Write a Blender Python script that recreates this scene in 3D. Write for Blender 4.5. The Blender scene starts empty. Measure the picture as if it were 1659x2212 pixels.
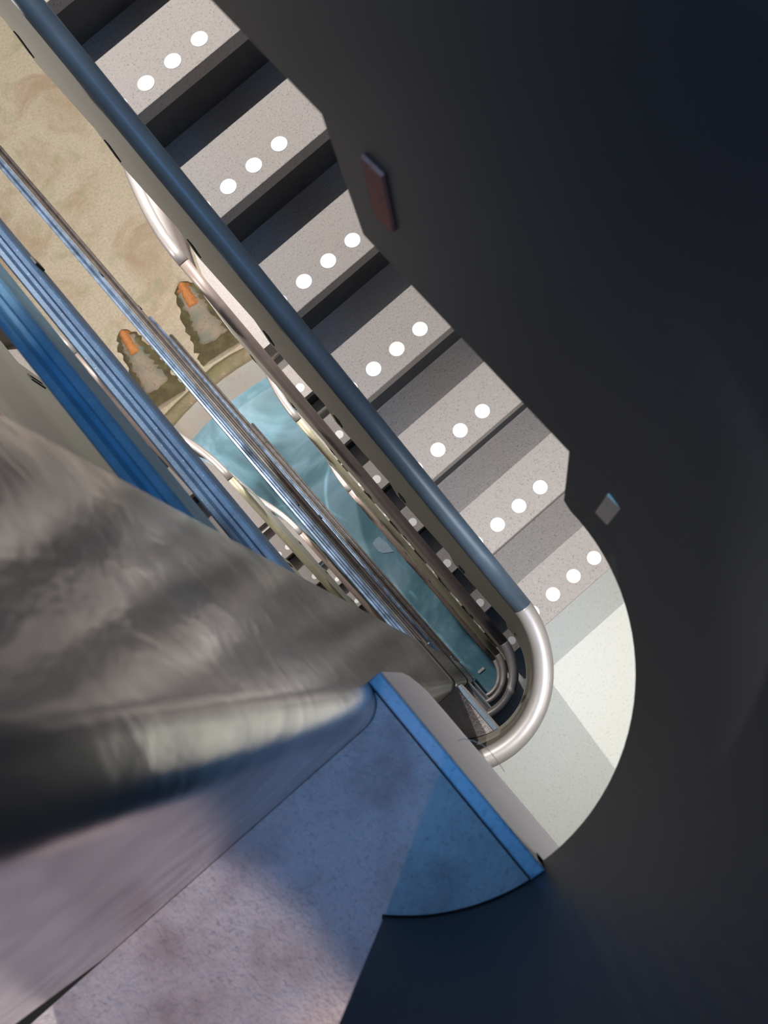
import bpy, bmesh, math, random
from mathutils import Vector, Matrix

random.seed(7)
C = bpy.context.scene.collection
FLOOR_DEPTH = 9.62            # camera height above the hall floor
STOREY = 2.2                  # height of one full storey of the stair
GOING, RISER = 0.2885, 0.1698
MIRROR = -0.24                # left flights are the right ones mirrored about x = MIRROR / 2


def Z(d):
    return FLOOR_DEPTH - d


# ------------------------------------------------------------------ materials
def nodes(name):
    m = bpy.data.materials.new(name)
    m.use_nodes = True
    nt = m.node_tree
    b = nt.nodes['Principled BSDF']
    return m, nt, b


def ramp(nt, src, stops):
    r = nt.nodes.new('ShaderNodeValToRGB')
    while len(r.color_ramp.elements) < len(stops):
        r.color_ramp.elements.new(0.5)
    for e, (p, c) in zip(r.color_ramp.elements, stops):
        e.position = p
        e.color = (*c, 1)
    nt.links.new(src, r.inputs[0])
    return r.outputs[0]


def noise(nt, scale, detail=6, rough=0.6, dist=0.0, coord=None, stretch=None):
    n = nt.nodes.new('ShaderNodeTexNoise')
    n.inputs['Scale'].default_value = scale
    n.inputs['Detail'].default_value = detail
    n.inputs['Roughness'].default_value = rough
    n.inputs['Distortion'].default_value = dist
    tc = nt.nodes.new('ShaderNodeTexCoord')
    src = tc.outputs['Object']
    if stretch:
        mp = nt.nodes.new('ShaderNodeMapping')
        mp.inputs['Scale'].default_value = stretch
        nt.links.new(src, mp.inputs[0])
        src = mp.outputs[0]
    nt.links.new(src, n.inputs['Vector'])
    return n.outputs['Fac']


def mix(nt, fac, a, b, mode='MIX'):
    m = nt.nodes.new('ShaderNodeMix')
    m.data_type = 'RGBA'
    m.blend_type = mode
    if isinstance(fac, float):
        m.inputs[0].default_value = fac
    else:
        nt.links.new(fac, m.inputs[0])
    for i, v in ((6, a), (7, b)):
        if isinstance(v, tuple):
            m.inputs[i].default_value = (*v, 1)
        else:
            nt.links.new(v, m.inputs[i])
    return m.outputs[2]


def bump(nt, b, src, strength, dist=0.002):
    n = nt.nodes.new('ShaderNodeBump')
    n.inputs['Strength'].default_value = strength
    n.inputs['Distance'].default_value = dist
    nt.links.new(src, n.inputs['Height'])
    nt.links.new(n.outputs[0], b.inputs['Normal'])


def speckled(name, base, dark, light, scale=120, rough=0.6, bmp=0.4, stain=None, stain_scale=6, bdist=0.002, spec=0.5, stretch=None):
    m, nt, b = nodes(name)
    f = noise(nt, scale, 4, 0.7, stretch=stretch)
    col = ramp(nt, f, [(0.28, dark), (0.45, base), (0.62, base), (0.78, light)])
    if stain:
        s = noise(nt, stain_scale, 5, 0.6)
        sm = ramp(nt, s, [(0.45, (0, 0, 0)), (0.68, (1, 1, 1))])
        col = mix(nt, sm, col, stain)
    nt.links.new(col, b.inputs['Base Color'])
    b.inputs['Roughness'].default_value = rough
    b.inputs['Specular IOR Level'].default_value = spec
    bump(nt, b, f, bmp, bdist)
    return m


def plain(name, col, rough=0.5, metal=0.0, var=0.1, scale=30, bmp=0.0, spec=0.5):
    m, nt, b = nodes(name)
    f = noise(nt, scale, 5, 0.6)
    d = tuple(c * (1 - var) for c in col)
    l = tuple(min(1, c * (1 + var)) for c in col)
    nt.links.new(ramp(nt, f, [(0.3, d), (0.7, l)]), b.inputs['Base Color'])
    b.inputs['Roughness'].default_value = rough
    b.inputs['Metallic'].default_value = metal
    b.inputs['Specular IOR Level'].default_value = spec
    if bmp:
        bump(nt, b, f, bmp)
    return m


M = {}
M['tread'] = speckled('grey_granular_concrete', (.36, .33, .315), (.15, .135, .125), (.56, .53, .5), 170, .55, .55)
M['riser'] = plain('shade_dark_riser', (.035, .038, .045), .6, 0, .2, 20)  # shade on the risers is put into this dark colour
M['white_dot'] = plain('white_marker', (.93, .93, .93), .55, 0, .01)
M['landing'] = speckled('pale_landing_concrete', (.56, .575, .545), (.44, .45, .42), (.68, .69, .655), 110, .5, .3)
M['grey_floor'] = speckled('worn_grey_floor', (.56, .52, .51), (.32, .28, .27), (.70, .66, .64), 230, .42, .9, (.36, .30, .29), 11, .004)
def add_grain(m, scale, strength, dist):
    nt = m.node_tree
    f = noise(nt, scale, 8, .62)
    g = noise(nt, scale * .22, 4, .6)
    a = nt.nodes.new('ShaderNodeMath')
    a.operation = 'ADD'
    nt.links.new(f, a.inputs[0])
    nt.links.new(g, a.inputs[1])
    bump(nt, nt.nodes['Principled BSDF'], a.outputs[0], strength, dist)


add_grain(M['grey_floor'], 130, 1.0, .009)
add_grain(M['tread'], 150, .8, .004)
M['nosing'] = speckled('blue_grey_nosing', (.22, .30, .37), (.09, .14, .19), (.40, .50, .58), 150, .4, .5)
M['edge_face'] = plain('smooth_lilac_grey_concrete', (.70, .675, .71), .6, 0, .05, 8)
M['olive'] = plain('olive_grey_paint', (.16, .15, .125), .75, 0, .05, 3, 0, .15)
M['sheet_shaded_green'] = plain('dark_olive_shade', (.075, .075, .06), .5, 0, .08, 3)  # olive sheet again, its shaded look put into a darker colour
M['sheet_shaded_black'] = plain('blue_black_shade', (.030, .034, .042), .42, 0, .25, 2.5)  # shade on the nearest balustrade sheet, put into its colour
M['mauve'] = plain('mauve_grey_paint', (.42, .385, .375), .5, 0, .04, 4)
M['blue_tube'] = plain('blue_reflection_tube', (.06, .09, .125), .42, .25, .12, 14)  # blue, brown and olive tints paint reflected surroundings into the tube colour
M['brown_tube'] = plain('brown_reflection_tube', (.21, .165, .145), .42, .2, .1, 14)
M['olive_tube'] = plain('olive_reflection_tube', (.29, .275, .19), .42, .2, .1, 14)
M['steel_tube'] = plain('satin_steel_tube', (.25, .232, .222), .42, .35, .06, 14)
M['slot_brown'] = speckled('rust_brown_tube_end', (.55, .17, .11), (.30, .08, .05), (.8, .42, .2), 90, .7, .5)
M['slot_lit'] = speckled('lit_tan_tube_end', (.92, .62, .42), (.7, .45, .28), (.95, .8, .62), 90, .7, .5)  # lighter copy of the brown tube end, painted as if lit
M['slot_black'] = plain('black_tube_end', (.006, .006, .006), .5, 0)
M['black_gap'] = plain('black_rubber_joint', (.008, .008, .008), .6, 0)


def blue_rail(name, a, bcol, metal=.75):
    m, nt, b = nodes(name)
    f = noise(nt, 420, 2, .6)
    g = noise(nt, 26, 4, .6)
    c1 = ramp(nt, g, [(.35, a), (.7, bcol)])
    sp = ramp(nt, f, [(.66, (0, 0, 0)), (.74, (1, 1, 1))])
    nt.links.new(mix(nt, sp, c1, (.55, .75, .9)), b.inputs['Base Color'])
    b.inputs['Roughness'].default_value = .5
    b.inputs['Metallic'].default_value = metal
    bump(nt, b, f, .25, .001)
    return m


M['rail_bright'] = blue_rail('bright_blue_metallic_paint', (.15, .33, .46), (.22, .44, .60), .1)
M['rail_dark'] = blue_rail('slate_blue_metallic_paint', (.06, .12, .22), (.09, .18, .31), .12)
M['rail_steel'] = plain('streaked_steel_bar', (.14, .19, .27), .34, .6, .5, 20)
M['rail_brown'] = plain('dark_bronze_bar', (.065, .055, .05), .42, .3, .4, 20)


def brushed():
    m, nt, b = nodes('brushed_stainless_steel')
    big = noise(nt, 11, 4, .6, 1.2)
    fine = noise(nt, 90, 3, .6, 0, None, (1, 1, .06))
    c = ramp(nt, big, [(.32, (.40, .39, .40)), (.50, (.62, .58, .55)), (.68, (.80, .76, .72))])
    nt.links.new(mix(nt, .25, c, ramp(nt, fine, [(.3, (.3, .3, .3)), (.7, (.75, .72, .7))])), b.inputs['Base Color'])
    b.inputs['Metallic'].default_value = .92
    r = ramp(nt, big, [(.3, (.26,) * 3), (.7, (.17,) * 3)])
    nt.links.new(r, b.inputs['Roughness'])
    bump(nt, b, big, .22, .006)
    return m


M['brushed'] = brushed()


def sand():
    m, nt, b = nodes('sandy_stained_floor')
    f = noise(nt, 26, 8, .7)
    g = noise(nt, 1.1, 6, .62, .8)
    g2 = noise(nt, 2.3, 5, .6, .5)
    c = ramp(nt, f, [(.25, (.36, .30, .215)), (.5, (.52, .445, .335)), (.75, (.62, .55, .44))])
    c = mix(nt, ramp(nt, g, [(.48, (0, 0, 0)), (.66, (.8, .8, .8))]), c, (.38, .27, .18))
    c = mix(nt, ramp(nt, g2, [(.55, (0, 0, 0)), (.70, (.7, .7, .7))]), c, (.33, .33, .20))
    nt.links.new(c, b.inputs['Base Color'])
    b.inputs['Roughness'].default_value = .85
    bump(nt, b, f, .6, .03)
    return m


M['sand'] = sand()


def pool_mat():
    m, nt, b = nodes('basin_painted_reflections')
    g = noise(nt, .75, 5, .6, 1.0)
    f = noise(nt, 14, 5, .7)
    c = ramp(nt, g, [(.30, (.055, .13, .19)), (.46, (.12, .29, .37)), (.58, (.26, .47, .60)), (.70, (.46, .56, .70))])  # light and dark mottling paints reflections and shadows into the basin colour
    c = mix(nt, ramp(nt, f, [(.62, (0, 0, 0)), (.8, (.5, .5, .5))]), c, (.10, .20, .22))
    nt.links.new(c, b.inputs['Base Color'])
    b.inputs['Roughness'].default_value = .35
    return m


M['pool'] = pool_mat()
M['rim'] = speckled('mossy_brown_rim', (.26, .19, .12), (.10, .08, .04), (.55, .45, .36), 14, .6, .6, (.16, .15, .06), 3, .02)
M['ring'] = speckled('grey_basin_ledge', (.34, .335, .31), (.27, .26, .23), (.40, .40, .385), 10, .6, .2, (.36, .31, .25), 2, .01)
M['moss'] = speckled('dark_moss', (.085, .065, .028), (.04, .035, .012), (.16, .13, .07), 22, .8, .7, (.13, .12, .05), 5, .03)
M['crust'] = speckled('grey_brown_crust', (.30, .24, .18), (.16, .13, .07), (.42, .36, .30), 16, .8, .6, (.14, .18, .14), 4, .03)
M['rust'] = speckled('orange_rust', (.50, .20, .06), (.34, .13, .04), (.62, .33, .14), 20, .8, .6, None, 6, .03)
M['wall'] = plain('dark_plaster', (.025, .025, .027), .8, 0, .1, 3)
M['thread'] = plain('pale_thread', (.45, .42, .40), .7)
M['flake'] = plain('pale_blue_flake', (.42, .58, .70), .6)
M['chip'] = plain('pale_chip', (.75, .75, .73), .6)


# ------------------------------------------------------------------ mesh helpers
def obj(name, bm, mat, parent=None, smooth=False):
    me = bpy.data.meshes.new(name)
    bmesh.ops.recalc_face_normals(bm, faces=bm.faces)
    bm.to_mesh(me)
    bm.free()
    for p in me.polygons:
        p.use_smooth = smooth
    me.materials.append(mat)
    o = bpy.data.objects.new(name, me)
    C.objects.link(o)
    if parent:
        o.parent = parent
    return o


def shift(o, parent):
    """parent o keeping its world-space mesh in place"""
    o.parent = parent
    o.matrix_parent_inverse = Matrix.Translation(parent.location).inverted()
    return o


def tag(o, label, cat, group=None):
    o['label'] = label
    o['category'] = cat
    if group:
        o['group'] = group
    return o


def thing(name, label, cat, loc, group=None):
    o = bpy.data.objects.new(name, None)
    C.objects.link(o)
    o.location = loc
    o.empty_display_size = .05
    return tag(o, label, cat, group)


def part(name, bm, mat, root, smooth=False):
    return shift(obj(name, bm, mat, None, smooth), root)


def subpart(name, bm, mat, root, p, smooth=False):
    """child of a part p, itself a child of root; meshes are in world coordinates"""
    o = obj(name, bm, mat, None, smooth)
    o.parent = p
    o.matrix_parent_inverse = Matrix.Identity(4)
    return o


def add_box(bm, x0, x1, y0, y1, z0, z1, bev=0.0):
    t = bmesh.new()
    v = [t.verts.new((x, y, z)) for z in (z0, z1) for y in (y0, y1) for x in (x0, x1)]
    for f in ((0, 2, 3, 1), (4, 5, 7, 6), (0, 1, 5, 4), (2, 6, 7, 3), (0, 4, 6, 2), (1, 3, 7, 5)):
        t.faces.new([v[i] for i in f])
    if bev:
        bmesh.ops.bevel(t, geom=t.edges[:], offset=bev, segments=2, profile=.5, affect='EDGES')
    me = bpy.data.meshes.new('tmp')
    t.to_mesh(me)
    t.free()
    bm.from_mesh(me)
    bpy.data.meshes.remove(me)


def add_prism(bm, pts, lo, hi, axis='z', bev=0.0):
    """polygon pts extruded along an axis; axis z: pts=(x,y); axis x: pts=(y,z)"""
    t = bmesh.new()
    if axis == 'z':
        f = lambda p, h: (p[0], p[1], h)
    else:
        f = lambda p, h: (h, p[0], p[1])
    a = [t.verts.new(f(p, lo)) for p in pts]
    b = [t.verts.new(f(p, hi)) for p in pts]
    n = len(pts)
    t.faces.new(a)
    t.faces.new(b)
    for i in range(n):
        t.faces.new((a[i], a[(i + 1) % n], b[(i + 1) % n], b[i]))
    if bev:
        e = [e for e in t.edges if e.verts[0].co != e.verts[1].co and ((e.verts[0] in b and e.verts[1] in b))]
        bmesh.ops.bevel(t, geom=e, offset=bev, segments=2, profile=.5, affect='EDGES')
    bmesh.ops.triangulate(t, faces=[fc for fc in t.faces if len(fc.verts) > 4])
    me = bpy.data.meshes.new('tmp')
    t.to_mesh(me)
    t.free()
    bm.from_mesh(me)
    bpy.data.meshes.remove(me)


def add_tube(bm, pts, r, seg=20, cap=True):
    pts = [Vector(p) for p in pts]
    rings = []
    for i, p in enumerate(pts):
        d = (pts[min(i + 1, len(pts) - 1)] - pts[max(i - 1, 0)]).normalized()
        side = d.cross(Vector((0, 0, 1))).normalized()
        up = side.cross(d).normalized()
        rings.append([bm.verts.new(p + side * (r * math.cos(2 * math.pi * k / seg)) + up * (r * math.sin(2 * math.pi * k / seg))) for k in range(seg)])
    for a, b in zip(rings, rings[1:]):
        for k in range(seg):
            bm.faces.new((a[k], a[(k + 1) % seg], b[(k + 1) % seg], b[k]))
    if cap:
        bm.faces.new(rings[0])
        bm.faces.new(rings[-1])


def add_plate(bm, st, th):
    """upright sheet along stations (x, y, ztop, zbot)"""
    n = len(st)
    cols = []
    for i, (x, y, zt, zb) in enumerate(st):
        a = st[max(i - 1, 0)]
        b = st[min(i + 1, n - 1)]
        d = Vector((b[0] - a[0], b[1] - a[1], 0)).normalized()
        nr = Vector((-d.y, d.x, 0)) * (th / 2)
        cols.append([bm.verts.new((x + s * nr.x, y + s * nr.y, z)) for s in (1, -1) for z in (zt, zb)])
    for a, b in zip(cols, cols[1:]):
        bm.faces.new((a[0], a[1], b[1], b[0]))
        bm.faces.new((a[2], b[2], b[3], a[3]))
        bm.faces.new((a[0], b[0], b[2], a[2]))
        bm.faces.new((a[1], a[3], b[3], b[1]))
    for c in (cols[0], cols[-1]):
        bm.faces.new((c[0], c[2], c[3], c[1]))


def mx(x, side):
    return x if side > 0 else MIRROR - x


# ------------------------------------------------------------------ stair geometry
def nosing_y(n):
    return 1.725 - GOING * n


def tread_d(n, lev):
    return 1.8157 + RISER * n + STOREY * (lev - 1)


WORD = {0: 'at camera level', 1: 'one storey below', 2: 'two storeys below', 3: 'three storeys below', 4: 'four storeys below'}


def stair_flight(lev, side, label, n0=0, n1=6):
    root = thing('stair_flight', label, 'stairs', (mx(.7, side), nosing_y(n1), Z(tread_d(n1, lev))), 'concrete stair flights around the well')
    xi, xo = (.215, 1.20) if side > 0 else (.226, 1.20)
    for n in range(n0, n1 + 1):
        bm = bmesh.new()
        y0 = nosing_y(n)
        z = Z(tread_d(n, lev))
        a, b = sorted((mx(xi, side), mx(xo, side)))
        add_box(bm, a, b, y0, y0 + GOING + (.030 if n > n0 or lev == 1 else .0), z - .045, z, .003)
        st = part('step', bm, M['tread'], root)
        bm = bmesh.new()
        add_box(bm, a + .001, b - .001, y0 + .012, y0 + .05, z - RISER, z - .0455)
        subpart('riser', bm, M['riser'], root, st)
        for j in range(3, 7):
            x = mx(.5592 - .0961 * (j - 3), side)
            if not (a + .03 < x < b - .03):
                continue
            dm = bmesh.new()
            c = [dm.verts.new((x + .0245 * math.cos(t * math.pi / 14), y0 + .0625 + .0245 * math.sin(t * math.pi / 14), zz)) for zz in (z, z + .0012) for t in range(28)]
            dm.faces.new(c[28:])
            for t in range(28):
                dm.faces.new((c[t], c[(t + 1) % 28], c[28 + (t + 1) % 28], c[28 + t]))
            subpart('marker_dot', dm, M['white_dot'], root, st)
    return root


def plate_bottom(y, lev):
    if y < .075:
        return .845 + STOREY * lev
    n = math.floor((nosing_y(6) + .087 - y) / GOING + 6.999)
    return tread_d(n, lev) + .048


EDGE = {0: -.0756, 1: -.0885, 2: -.1005, 3: -.104}
XT = .187           # plan line of the right handrail
CX, CY, RT = -.055, .07, .242
SLOPE = (2.128 - .859) / (2.16 - .068)


def rail_d(y, lev):
    y = min(max(y, .068), 2.16)
    return 2.128 - SLOPE * (y - .068) + STOREY * (lev - 1)


FLARE = [(.188, 2.16), (.190, 2.24), (.197, 2.33), (.211, 2.42), (.228, 2.50), (.249, 2.58), (.278, 2.68), (.315, 2.78), (.37, 2.88), (.45, 2.97), (.56, 3.04), (.75, 3.10), (1.2, 3.12)]


def balustrade(lev, side, label, tube, bend, sheet, slotm, flare_mat=None, sheet_flare=None):
    root = thing('balustrade', label, 'railing', (mx(XT, side), 1.0, Z(tread_d(3, lev))), 'tube-topped balustrades around the well')
    ylow = .068 if side > 0 else .262
    straight = [(mx(.194, side), y, Z(rail_d(y, lev))) for y in [ylow + (2.16 - ylow) * i / 12 for i in range(13)]]
    bm = bmesh.new()
    add_tube(bm, straight, .0255)
    part('handrail', bm, M[tube], root, True)
    # the flared top end over the upper landing
    bm = bmesh.new()
    flare = FLARE if lev > 1 else []
    if flare:
        add_tube(bm, [(mx(x + .006, side), y, Z(rail_d(2.16, lev))) for x, y in flare], .0258)
        part('handrail_bend', bm, M[flare_mat or bend], root, True)
    st = []
    top = lambda y: Z(rail_d(y, lev)) - .004
    if side > 0:
        arc = []
        for i in range(0, 40):
            t = -math.radians(133.5) * (1 - i / 39)
            arc.append((CX + RT * math.cos(t), CY + RT * math.sin(t)))
        bm = bmesh.new()
        tub = []
        for i in range(0, 40):
            g = -133.5 * (1 - i / 39)
            rr = .2365 + .0125 * max(0, 1 + g / 50) ** 2
            tub.append((CX + rr * math.cos(math.radians(g)), CY + rr * math.sin(math.radians(g)), Z(rail_d(0, lev))))
        add_tube(bm, tub, .0262)
        part('handrail_bend', bm, M[bend], root, True)
        for x, y in arc:
            st.append((x, y, top(y), Z(min(.845 + STOREY * lev, FLOOR_DEPTH))))
    # stepped lower edge
    ys = []
    for n in range(7, -3, -1):
        j = nosing_y(n) + .087
        b_low = tread_d(n, lev) + .048
        if j > ylow + .005 and j < 2.16:
            ys += [(j, b_low + RISER - .02), (j + .014, b_low)]
    xs = mx(XT, side)
    cur = None
    lowd = tread_d(6, lev) + .048
    if side > 0:
        pass
    else:
        k = [v for v in ys]
        st.append((xs, ylow, top(ylow), Z(k[0][1])))
    for y, dd in ys:
        st.append((xs, y, top(y), Z(dd)))
    dl = tread_d(-1, lev) + .048
    st.append((xs, 2.16, top(2.16), Z(dl)))
    bm = bmesh.new()
    add_plate(bm, st, .008)
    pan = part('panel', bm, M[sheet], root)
    if flare:
        bm = bmesh.new()
        add_plate(bm, [(mx(x, side), y, top(2.16), Z(dl)) for x, y in flare], .008)
        part('panel', bm, M[sheet_flare or sheet], root, True)
    for n in range(6, -2, -1):
        y0 = nosing_y(n) + .028
        if y0 < ylow - .05 or (side < 0 and y0 < ylow + .02):
            continue
        d0 = tread_d(n, lev) + .046
        bm = bmesh.new()
        a, b = sorted((mx(XT + .0035, side), mx(XT - .0075, side)))
        # hollow square tube end standing proud of the sheet
        add_box(bm, a, b, y0, y0 + .004, Z(d0 + .076), Z(d0))
        add_box(bm, a, b, y0 + .020, y0 + .024, Z(d0 + .076), Z(d0))
        add_box(bm, a, b, y0 + .0041, y0 + .0199, Z(d0 + .004), Z(d0))
        add_box(bm, a, b, y0 + .0041, y0 + .0199, Z(d0 + .076), Z(d0 + .072))
        c, e = sorted((mx(XT + .0035, side), mx(XT - .005, side)))
        add_box(bm, c, e, y0 + .0041, y0 + .0199, Z(d0 + .0719), Z(d0 + .0041))
        mat = slotm if isinstance(slotm, str) else slotm[0 if n == 6 else 1]
        if lev == 0:
            bm.free()
            bm = bmesh.new()
            add_box(bm, a, b, y0, y0 + .024, Z(d0 + .076), Z(d0), .001)
        subpart('tube_end', bm, M[mat], root, pan)
    return root




def arc_pts(r, a0, a1, n):
    return [(CX + r * math.cos(math.radians(a0 + (a1 - a0) * i / n)), CY + r * math.sin(math.radians(a0 + (a1 - a0) * i / n))) for i in range(n + 1)]


def landing(lev, label, floor_mat, left_mat):
    d = .804 + STOREY * lev
    ex = EDGE[lev]
    root = thing('landing', label, 'landing', (-.4, -.5, Z(d + .1)), 'half landings at the round end of the well')
    xe = ex - .017
    r0, r1 = RT - .006, RT + .006
    # outline round the corner of the steel casing, then along the round end
    k0 = -math.degrees(math.acos(min(1, (xe + .1215) / .0306)))
    corner = [(-.1215 + .0306 * math.cos(math.radians(k0 + (-90 - k0) * q / 8)), .0695 + .0306 * math.sin(math.radians(k0 + (-90 - k0) * q / 8))) for q in range(9)][::-1]
    a0 = -math.degrees(math.acos((xe - CX) / r0))
    a1 = -math.degrees(math.acos((ex - CX) / r1))
    inner = corner + arc_pts(r0, a0, -134, 16)
    right = [(.2145, -.006), (.2145, .006), (1.2, .006), (1.2, -1.1)]
    if lev == 0:
        bm = bmesh.new()
        add_prism(bm, arc_pts(r1, a1, -18, 24) + right + [(ex, -1.1)], Z(d + .04), Z(d))
        part('floor_slab', bm, M[floor_mat], root)
        bm = bmesh.new()
        add_prism(bm, inner + arc_pts(r1, -134, a1 - .1, 10) + [(ex - .001, -1.1), (-1.44, -1.1), (-1.44, .0389)], Z(d + .04), Z(d))
        part('floor_slab', bm, M[left_mat], root)
    else:
        bm = bmesh.new()
        add_prism(bm, arc_pts(r1, -172, -18, 44) + right + [(-1.44, -1.1), (-1.44, .0355)], Z(d + .10), Z(d))
        part('floor_slab', bm, M[floor_mat], root)
        bm = bmesh.new()
        add_prism(bm, inner + arc_pts(r0, -134.2, -172, 12) + [(-.287, .0389)], Z(d + .10), Z(d))
        part('floor_slab', bm, M[left_mat], root)
    ye = .0716 if lev == 0 else .038
    bm = bmesh.new()
    ny = lambda x: CY - math.sqrt((RT - .0045) ** 2 - (x - CX) ** 2)
    add_prism(bm, [(ex, ye), (ex - .0155, ye), (ex - .0155, ny(ex - .0155)), (ex, ny(ex))], Z(d + .012), Z(d), 'z', .002)
    part('nosing', bm, M['nosing'], root)
    bm = bmesh.new()
    prof = [(ye, .0121), (ye, .226), (ye - .006, .285), (ye - .020, .335), (ye - .035, .362), (.0, .374), (-.36, .378), (-.36, .056), (-.159, .056), (-.159, .0121)]
    add_prism(bm, [(y, Z(d + q)) for y, q in prof], ex - .0150, ex - .0002, 'x')
    part('edge_face', bm, M['edge_face'], root)
    return root


def upper_landing(lev, side, label):
    d = tread_d(-1, lev)
    root = thing('upper_landing', label, 'landing', (mx(.7, side), 3, Z(d + .1)), 'upper landings at the flared end of the well')
    y0 = nosing_y(-1)
    x = lambda v: mx(v, side)
    bm = bmesh.new()
    pts = [(x(.215), y0), (x(1.2), y0), (x(1.2), 3.10), (x(.75), 3.08), (x(.575), 3.02), (x(.47), 2.94), (x(.392), 2.85), (x(.335), 2.755), (x(.297), 2.66), (x(.268), 2.575), (x(.246), 2.49), (x(.228), 2.4), (x(.215), 2.3)]
    add_prism(bm, pts, Z(d + .10), Z(d))
    part('floor_slab', bm, M['tread'], root)
    bm = bmesh.new()
    a, b = sorted((x(.2155), x(1.199)))
    add_box(bm, a, b, y0 + .012, y0 + .05, Z(d + RISER - .0005), Z(d + .101))
    part('riser', bm, M['tread'], root)
    return root


# ------------------------------------------------------------------ build the stair
side_word = {1: 'right', -1: 'left'}
for lev in (1, 2, 3, 4):
    for side in (1, -1):
        if side > 0:
            lab = {1: 'wide grey stair flight with rows of three white dots, nearest and largest in view',
                   2: 'grey stair flight one storey under the blue handrail, a single white dot showing per step',
                   3: 'narrow strip of dotted stair steps beside the brown handrail, two storeys under the nearest flight',
                   4: 'lowest sliver of steps on the right side of the well, beside the olive handrail'}[lev]
        else:
            lab = {1: 'left stair flight hidden beyond the dark green balustrade sheet',
                   2: 'left stair flight of pale steps between the two blue bars',
                   3: 'left stair flight of small pale dotted steps just right of the darker blue bar',
                   4: 'lowest left stair flight, a thin dotted strip beside the pool'}[lev]
        stair_flight(lev, side, lab, 0 if lev > 1 else (-1 if side > 0 else 0), 6)

for lev in (2, 3, 4):
    for side in (1, -1):
        upper_landing(lev, side, {2: 'pale upper landing with a flared tip ', 3: 'small pale upper landing one storey lower ', 4: 'tiny pale upper landing nearest the pool '}[lev] + ('right of the well' if side > 0 else 'left of the well'))

balustrade(0, 1, 'blue-black balustrade wall filling the right of the picture with two tube ends', 'blue_tube', 'steel_tube', 'sheet_shaded_black', ('slot_lit', 'slot_brown'))
balustrade(1, 1, 'olive balustrade under the big blue-grey handrail with a grey round bend', 'blue_tube', 'steel_tube', 'olive', 'slot_black')
balustrade(2, 1, 'balustrade with brown handrail, second in the nest of round bends', 'brown_tube', 'steel_tube', 'olive', 'slot_black', None, 'mauve')
balustrade(3, 1, 'balustrade with olive handrail, third in the nest of round bends', 'olive_tube', 'steel_tube', 'olive', 'slot_black')
balustrade(4, 1, 'innermost and smallest balustrade of the nested round bends', 'brown_tube', 'steel_tube', 'olive', 'slot_black')
balustrade(1, -1, 'dark green balustrade sheet with one black slot at the left edge', 'brown_tube', 'steel_tube', 'sheet_shaded_green', 'slot_black')
balustrade(2, -1, 'left balustrade whose shiny bend ends between the two blue bars', 'brown_tube', 'steel_tube', 'olive', 'slot_black')
balustrade(3, -1, 'left balustrade with a pale bend just right of the darker blue bar', 'olive_tube', 'steel_tube', 'sheet_shaded_green', 'slot_black')
balustrade(4, -1, 'lowest left balustrade with a small bend over the pool', 'brown_tube', 'steel_tube', 'olive', 'slot_black')

landing(0, 'blue and tan landing floor in the foreground with a blue nosing edge', 'grey_floor', 'grey_floor')
landing(1, 'pale grey-white curved landing beyond the grey handrail bend', 'landing', 'grey_floor')
landing(2, 'pale landing crescent inside the largest round bend', 'landing', 'grey_floor')
landing(3, 'thin landing sliver inside the innermost bends', 'landing', 'grey_floor')

# ------------------------------------------------------------------ steel casing in the well
def casing_outline(inset=0.0):
    x1, y0, y1, x0 = -.0915 - inset, .0395 + inset, .244 - inset, -.455 + inset
    r, r2 = .030 - inset * .5, .006
    pts = [(x0, y0)]
    for i in range(13):
        t = -math.pi / 2 + math.pi / 2 * i / 12
        pts.append((x1 - r + r * math.cos(t), y0 + r + r * math.sin(t)))
    for i in range(5):
        t = math.pi / 2 * i / 4
        pts.append((x1 - r2 + r2 * math.cos(t), y1 - r2 + r2 * math.sin(t)))
    pts.append((x0, y1))
    return pts


shaft = thing('shaft_casing', 'tall brushed steel casing rising through the well at lower left', 'column', (-.27, .14, 0))
joints = [2.78, 4.98, 7.18]
tops = [-1.2] + [j + .10 for j in joints]
bots = [j - .10 for j in joints] + [FLOOR_DEPTH]
for t, b in zip(tops, bots):
    bm = bmesh.new()
    add_prism(bm, casing_outline(), Z(b), Z(t))
    o = part('steel_panel', bm, M['brushed'], shaft)
    for p in o.data.polygons:
        p.use_smooth = abs(p.normal.z) < .5
    o.data.set_sharp_from_angle(angle=math.radians(35))
for j in joints:
    bm = bmesh.new()
    add_prism(bm, casing_outline(-.0030), Z(j + .0998), Z(j - .0998))
    part('joint_seal', bm, M['black_gap'], shaft)

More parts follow.
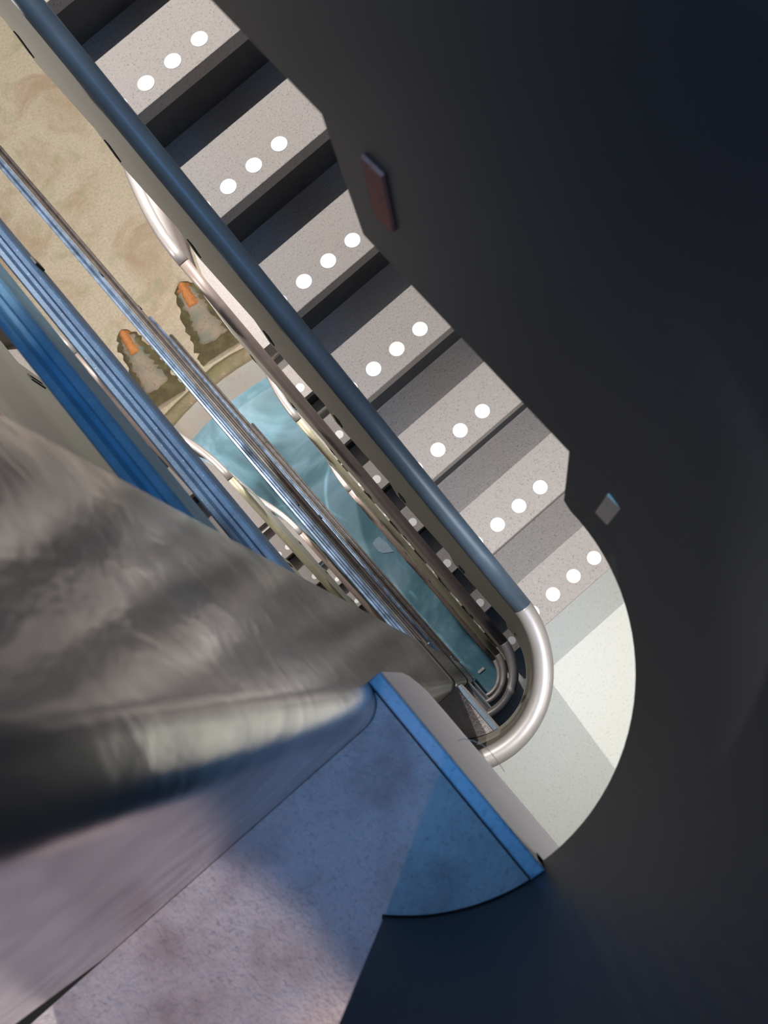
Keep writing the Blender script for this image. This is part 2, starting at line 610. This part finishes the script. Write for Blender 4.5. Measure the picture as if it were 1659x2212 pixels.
# ------------------------------------------------------------------ long guard bars
def guard_bar(d, mat, label, dx=0.0):
    x0, x1, h = -.1432 + dx, -.1102 + dx, .075
    bm = bmesh.new()
    z = Z(d)
    w = x1 - x0
    prof = [(x0, z - h), (x1, z - h), (x1, z - .004), (x1 - .003, z), (x0 + w * .70, z - .0005), (x0 + w * .58, z - .010), (x0 + w * .42, z - .010), (x0 + w * .30, z - .0005), (x0 + .003, z), (x0, z - .004)]
    y0, y1 = .2445, 3.95 if dx and d < 4 else 3.45
    a = [bm.verts.new((x, y0, q)) for x, q in prof]
    b = [bm.verts.new((x, y1, q)) for x, q in prof]
    cx = (x0 + x1) / 2
    rings = [a, b]
    for k in range(1, 6):
        t = math.pi / 2 * k / 6
        rings.append([bm.verts.new((cx + (x - cx) * math.cos(t), y1 + w / 2 * math.sin(t), q)) for x, q in prof])
    n = len(prof)
    for r0, r1 in zip(rings, rings[1:]):
        for i in range(n):
            bm.faces.new((r0[i], r0[(i + 1) % n], r1[(i + 1) % n], r1[i]))
    bm.faces.new(a)
    bm.faces.new(rings[-1])
    root = thing('guard_bar', label, 'railing', (cx, .2445, z - h), 'level guard bars along the well')
    o = part('bar', bm, M[mat], root)
    for yy in (.95, 2.3):
        bm = bmesh.new()
        add_box(bm, x1 - .001, x1 + .004, yy, yy + .018, z - .055, z - .03, .001)
        part('fixing_clip', bm, M['slot_black'], root)
    bm = bmesh.new()
    add_box(bm, x0 - .006, x1 + .006, .2442, .250, z - h - .008, z - .002, .001)
    part('end_plate', bm, M['brushed'], root)
    return root


for k in range(4):
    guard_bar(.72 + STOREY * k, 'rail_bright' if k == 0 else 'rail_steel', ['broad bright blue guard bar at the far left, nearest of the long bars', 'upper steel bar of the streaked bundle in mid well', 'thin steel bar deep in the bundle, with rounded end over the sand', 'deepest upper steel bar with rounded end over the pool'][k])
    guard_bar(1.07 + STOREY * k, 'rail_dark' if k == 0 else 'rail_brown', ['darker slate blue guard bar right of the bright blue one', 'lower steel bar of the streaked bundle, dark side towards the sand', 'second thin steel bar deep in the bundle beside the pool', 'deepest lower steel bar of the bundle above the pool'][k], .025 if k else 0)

# ------------------------------------------------------------------ hall floor and pool
PCX, PCY, PR = -.25, 1.55, 3.22
bm = bmesh.new()
N = 96
inner = [bm.verts.new((PCX + (PR + .44) * math.cos(2 * math.pi * i / N), PCY + (PR + .44) * math.sin(2 * math.pi * i / N), 0)) for i in range(N)]
outer = [bm.verts.new((PCX + 16 * math.cos(2 * math.pi * i / N), PCY + 3 + 16 * math.sin(2 * math.pi * i / N), 0)) for i in range(N)]
for i in range(N):
    bm.faces.new((inner[i], inner[(i + 1) % N], outer[(i + 1) % N], outer[i]))
o = obj('floor', bm, M['sand'])
o['kind'] = 'structure'


def annulus(r0, r1, z0, z1, wob=0.0, seed=1):
    rnd = random.Random(seed)
    bm = bmesh.new()
    prof = [(0, z0), (.12, z1 * .8 + z0 * .2), (.35, z1), (.7, z1 * .95 + z0 * .05), (.95, z1 * .6 + z0 * .4), (1, z0)]
    rings = []
    off = [rnd.uniform(-1, 1) for _ in range(N)]
    off = [(off[i - 1] + off[i] * 2 + off[(i + 1) % N]) / 4 for i in range(N)]
    for f, z in prof:
        rings.append([bm.verts.new((PCX + (r0 + (r1 - r0) * f + (wob * off[i] if f > .5 else 0)) * math.cos(2 * math.pi * i / N), PCY + (r0 + (r1 - r0) * f + (wob * off[i] if f > .5 else 0)) * math.sin(2 * math.pi * i / N), z)) for i in range(N)])
    for a, b in zip(rings, rings[1:]):
        for i in range(N):
            bm.faces.new((a[i], a[(i + 1) % N], b[(i + 1) % N], b[i]))
    return bm


pool = thing('basin', 'large round pale blue basin at the bottom of the well', 'basin', (PCX, PCY, 0))
part('rim', annulus(PR + .30, PR + .52, -.02, .06, .06, 4), M['rim'], pool, True)
bm = bmesh.new()
a = [bm.verts.new((PCX + PR * math.cos(2 * math.pi * i / N), PCY + PR * math.sin(2 * math.pi * i / N), .0)) for i in range(N)]
b = [bm.verts.new((PCX + (PR + .34) * math.cos(2 * math.pi * i / N), PCY + (PR + .34) * math.sin(2 * math.pi * i / N), .02)) for i in range(N)]
for i in range(N):
    bm.faces.new((a[i], a[(i + 1) % N], b[(i + 1) % N], b[i]))
part('ledge', bm, M['ring'], pool)
bm = bmesh.new()
a = [bm.verts.new((PCX + PR * math.cos(2 * math.pi * i / N), PCY + PR * math.sin(2 * math.pi * i / N), .0)) for i in range(N)]
b = [bm.verts.new((PCX + (PR - .12) * math.cos(2 * math.pi * i / N), PCY + (PR - .12) * math.sin(2 * math.pi * i / N), -.06)) for i in range(N)]
for i in range(N):
    bm.faces.new((a[i], a[(i + 1) % N], b[(i + 1) % N], b[i]))
bm.faces.new(b)
part('bowl', bm, M['pool'], pool)


def mound(base, tip, w0, w1, label):
    base, tip = Vector(base), Vector(tip)
    ax = (tip - base)
    L = ax.length
    ax = ax.normalized()
    sd = Vector((-ax.y, ax.x))
    root = thing('mossy_mound', label, 'mound', (base.x, base.y, 0), 'rusty ridges at the basin rim')
    rnd = random.Random(hash(label) % 1000 if False else int(abs(base.x) * 1000))

    def ridge(t0, t1, wf, h, hb, jag, ns=26, nk=15, zoff=0.0):
        bm = bmesh.new()
        rows = []
        for i in range(ns + 1):
            t = t0 + (t1 - t0) * i / ns
            u = (t - t0) / (t1 - t0)
            wid = (w0 + (w1 - w0) * t) * wf
            cap = math.sqrt(max(0.0, 1 - max(0, (u - .80) / .20) ** 2)) if u > .80 else 1
            capb = math.sqrt(max(0.0, 1 - max(0, (.06 - u) / .06) ** 2)) if (u < .06 and hb) else 1
            wid *= max(cap * capb, .02)
            row = []
            jl, jr = rnd.uniform(-jag, jag), rnd.uniform(-jag, jag)
            for k in range(nk):
                s = -1 + 2 * k / (nk - 1)
                p = base + ax * (L * t) + sd * (wid * s + (jl if k < 2 else jr if k > nk - 3 else 0))
                z = (h * max(0, 1 - s * s) ** .7 * (.4 + .6 * cap * capb)) + zoff + rnd.uniform(-.006, .006)
                row.append(bm.verts.new((p.x, p.y, z if abs(s) < .99 else -.01)))
            rows.append(row)
        for a, b in zip(rows, rows[1:]):
            for k in range(nk - 1):
                bm.faces.new((a[k], a[k + 1], b[k + 1], b[k]))
        return bm
    part('moss_fringe', ridge(0, 1, 1, .05, False, .035), M['moss'], root, True)
    part('crust', ridge(.16, .95, .68, .10, True, .03), M['crust'], root, True)
    part('rust_tip', ridge(.62, .965, .46, .135, True, .035), M['rust'], root, True)
    return root


mound((.20, 5.36), (.395, 6.60), .36, .165, 'orange-tipped mossy ridge nearer the brown handrail, right of the steel bars')
mound((-.80, 5.35), (-.63, 6.62), .33, .15, 'orange-tipped mossy ridge between the slate blue bar and the steel bars')

bm = bmesh.new()
add_prism(bm, [(.03, 2.10), (.025, 1.98), (.05, 1.92), (.165, 1.85), (.175, 1.98), (.15, 2.11), (.09, 2.12)], -.0598, -.052)
tag(obj('paint_flake', bm, M['flake']), 'pale blue torn flake lying on the dark part of the basin', 'flake')
bm = bmesh.new()
add_box(bm, -.03, .06, .07, .10, -.0598, -.045, .004)
tag(obj('plastic_scrap', bm, M['chip']), 'tiny white scrap at the dark round end of the basin', 'scrap')

# ------------------------------------------------------------------ loose thread on the landing edge
bm = bmesh.new()
add_tube(bm, [(-.0750, -.035, Z(1.0)), (-.068, -.037, Z(.99)), (-.060, -.046, Z(.985)), (-.055, -.058, Z(.99)), (-.054, -.070, Z(1.0)), (-.056, -.086, Z(1.02)), (-.058, -.1, Z(1.03))], .0004, 6)
tag(obj('thread', bm, M['thread']), 'fine pale loose thread caught on the grey landing edge', 'thread')

# ------------------------------------------------------------------ outer walls of the stair
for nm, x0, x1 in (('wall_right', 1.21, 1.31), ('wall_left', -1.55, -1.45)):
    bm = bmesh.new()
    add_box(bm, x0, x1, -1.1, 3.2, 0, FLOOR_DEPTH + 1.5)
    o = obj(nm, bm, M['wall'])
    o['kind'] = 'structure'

# ------------------------------------------------------------------ camera
a_, b_, F, th = -.2035, .1233, 1725.1, .8628
ca, sa, cb, sb = math.cos(a_), math.sin(a_), math.cos(b_), math.sin(b_)
R = Matrix(((1, 0, 0), (0, ca, -sa), (0, sa, ca))) @ Matrix(((cb, 0, sb), (0, 1, 0), (-sb, 0, cb)))
c_, s_ = math.cos(th), math.sin(th)
# world (x, y, z) -> (X right, Y down, depth)
W = Matrix(((s_, -c_, 0), (-c_, -s_, 0), (0, 0, -1)))
cam_rows = Matrix(((1, 0, 0), (0, -1, 0), (0, 0, -1))) @ R @ W      # world -> blender camera axes
cd = bpy.data.cameras.new('camera')
cam = bpy.data.objects.new('camera', cd)
C.objects.link(cam)
mw = cam_rows.transposed().to_4x4()
mw.translation = Vector((0, 0, FLOOR_DEPTH))
cam.matrix_world = mw
cd.sensor_width = 36
cd.sensor_fit = 'AUTO'
cd.lens = F / 2212 * 36
cd.clip_start = .01
cd.dof.use_dof = True
cd.dof.focus_distance = 2.6
cd.dof.aperture_fstop = 9
bpy.context.scene.camera = cam

# ------------------------------------------------------------------ light
def lamp(name, kind, loc, energy, col, **kw):
    l = bpy.data.lights.new(name, kind)
    l.energy = energy
    l.color = col
    for k, v in kw.items():
        setattr(l, k, v)
    o = bpy.data.objects.new(name, l)
    C.objects.link(o)
    o.location = loc
    return o


def aim(o, target):
    o.rotation_euler = (Vector(target) - o.location).to_track_quat('-Z', 'Y').to_euler()


hall = lamp('sand_fill_spot', 'SPOT', (.3, 10.5, Z(1.2)), 2300, (1.0, .94, .87), spot_size=math.radians(100), spot_blend=.6, shadow_soft_size=.15)  # added unseen spot that brightens the sandy floor
aim(hall, (0, 7.6, 0))
lamp('tread_fill_light', 'POINT', (.50, 3.15, Z(-1.4)), 760, (1, .95, .90), shadow_soft_size=.02)  # added unseen point source casting the step shadows on the nearest flight
blue_fill = lamp('blue_fill_area', 'AREA', (-.15, .0, Z(-1.3)), 40, (.14, .46, 1.0), shape='RECTANGLE', size=.5, size_y=.5)  # added small blue area source above the camera, standing in for daylight
blue_fill.rotation_euler = (0, 0, 0)
low = lamp('landing_fill_area', 'AREA', (.75, -.95, Z(1.45)), 6.5, (1, .97, .95), shape='RECTANGLE', size=.5, size_y=.35)  # added unseen area source brightening the landing edge and lower steps
aim(low, (-.02, .1, Z(1.6)))
landing_fill = lamp('landing_fill_spot', 'SPOT', (.36, -.42, Z(.96)), 118, (1, .98, .94), spot_size=math.radians(88), spot_blend=1.0, shadow_soft_size=.12)  # added unseen spot brightening the pale landing
aim(landing_fill, (.24, -.15, Z(3.0)))
for lev in (2, 3, 4):
    d = STOREY * (lev - 1)
    for side in (1, -1):
        lamp('tread_fill_light', 'POINT', (mx(.85, side), 2.75, Z(d + .05)), 195 if side > 0 else 130, (1, .95, .9), shadow_soft_size=.02)  # added unseen point sources that light the lower flights
def floor_spot(loc, target, e, ang, blend, col):
    o = lamp('floor_patch_spot', 'SPOT', loc, e, col, spot_size=math.radians(ang), spot_blend=blend, shadow_soft_size=.02)  # added unseen spots; their cone edges shape the lit patches on the floor
    aim(o, target)


floor_spot((-.89, -.45, Z(-.5)), (-.32, -.10, Z(.804)), 10, 40, .5, (1, .52, .44))
floor_spot((-.80, -.35, Z(-.5)), (-.585, -.105, Z(.804)), 50, 25, .12, (1, .74, .58))
floor_spot((-.89, -.45, Z(-.5)), (-.335, -.185, Z(.804)), 50, 5.2, .1, (1, .74, .58))
w = bpy.data.worlds.new('world')
bpy.context.scene.world = w
w.use_nodes = True
bg = w.node_tree.nodes['Background']
bg.inputs[0].default_value = (.30, .45, .80, 1)
bg.inputs[1].default_value = .02

sc = bpy.context.scene
sc.view_settings.view_transform = 'Standard'
sc.view_settings.look = 'None'
sc.view_settings.exposure = 0
sc.view_settings.gamma = 1
sc.view_settings.use_curve_mapping = False
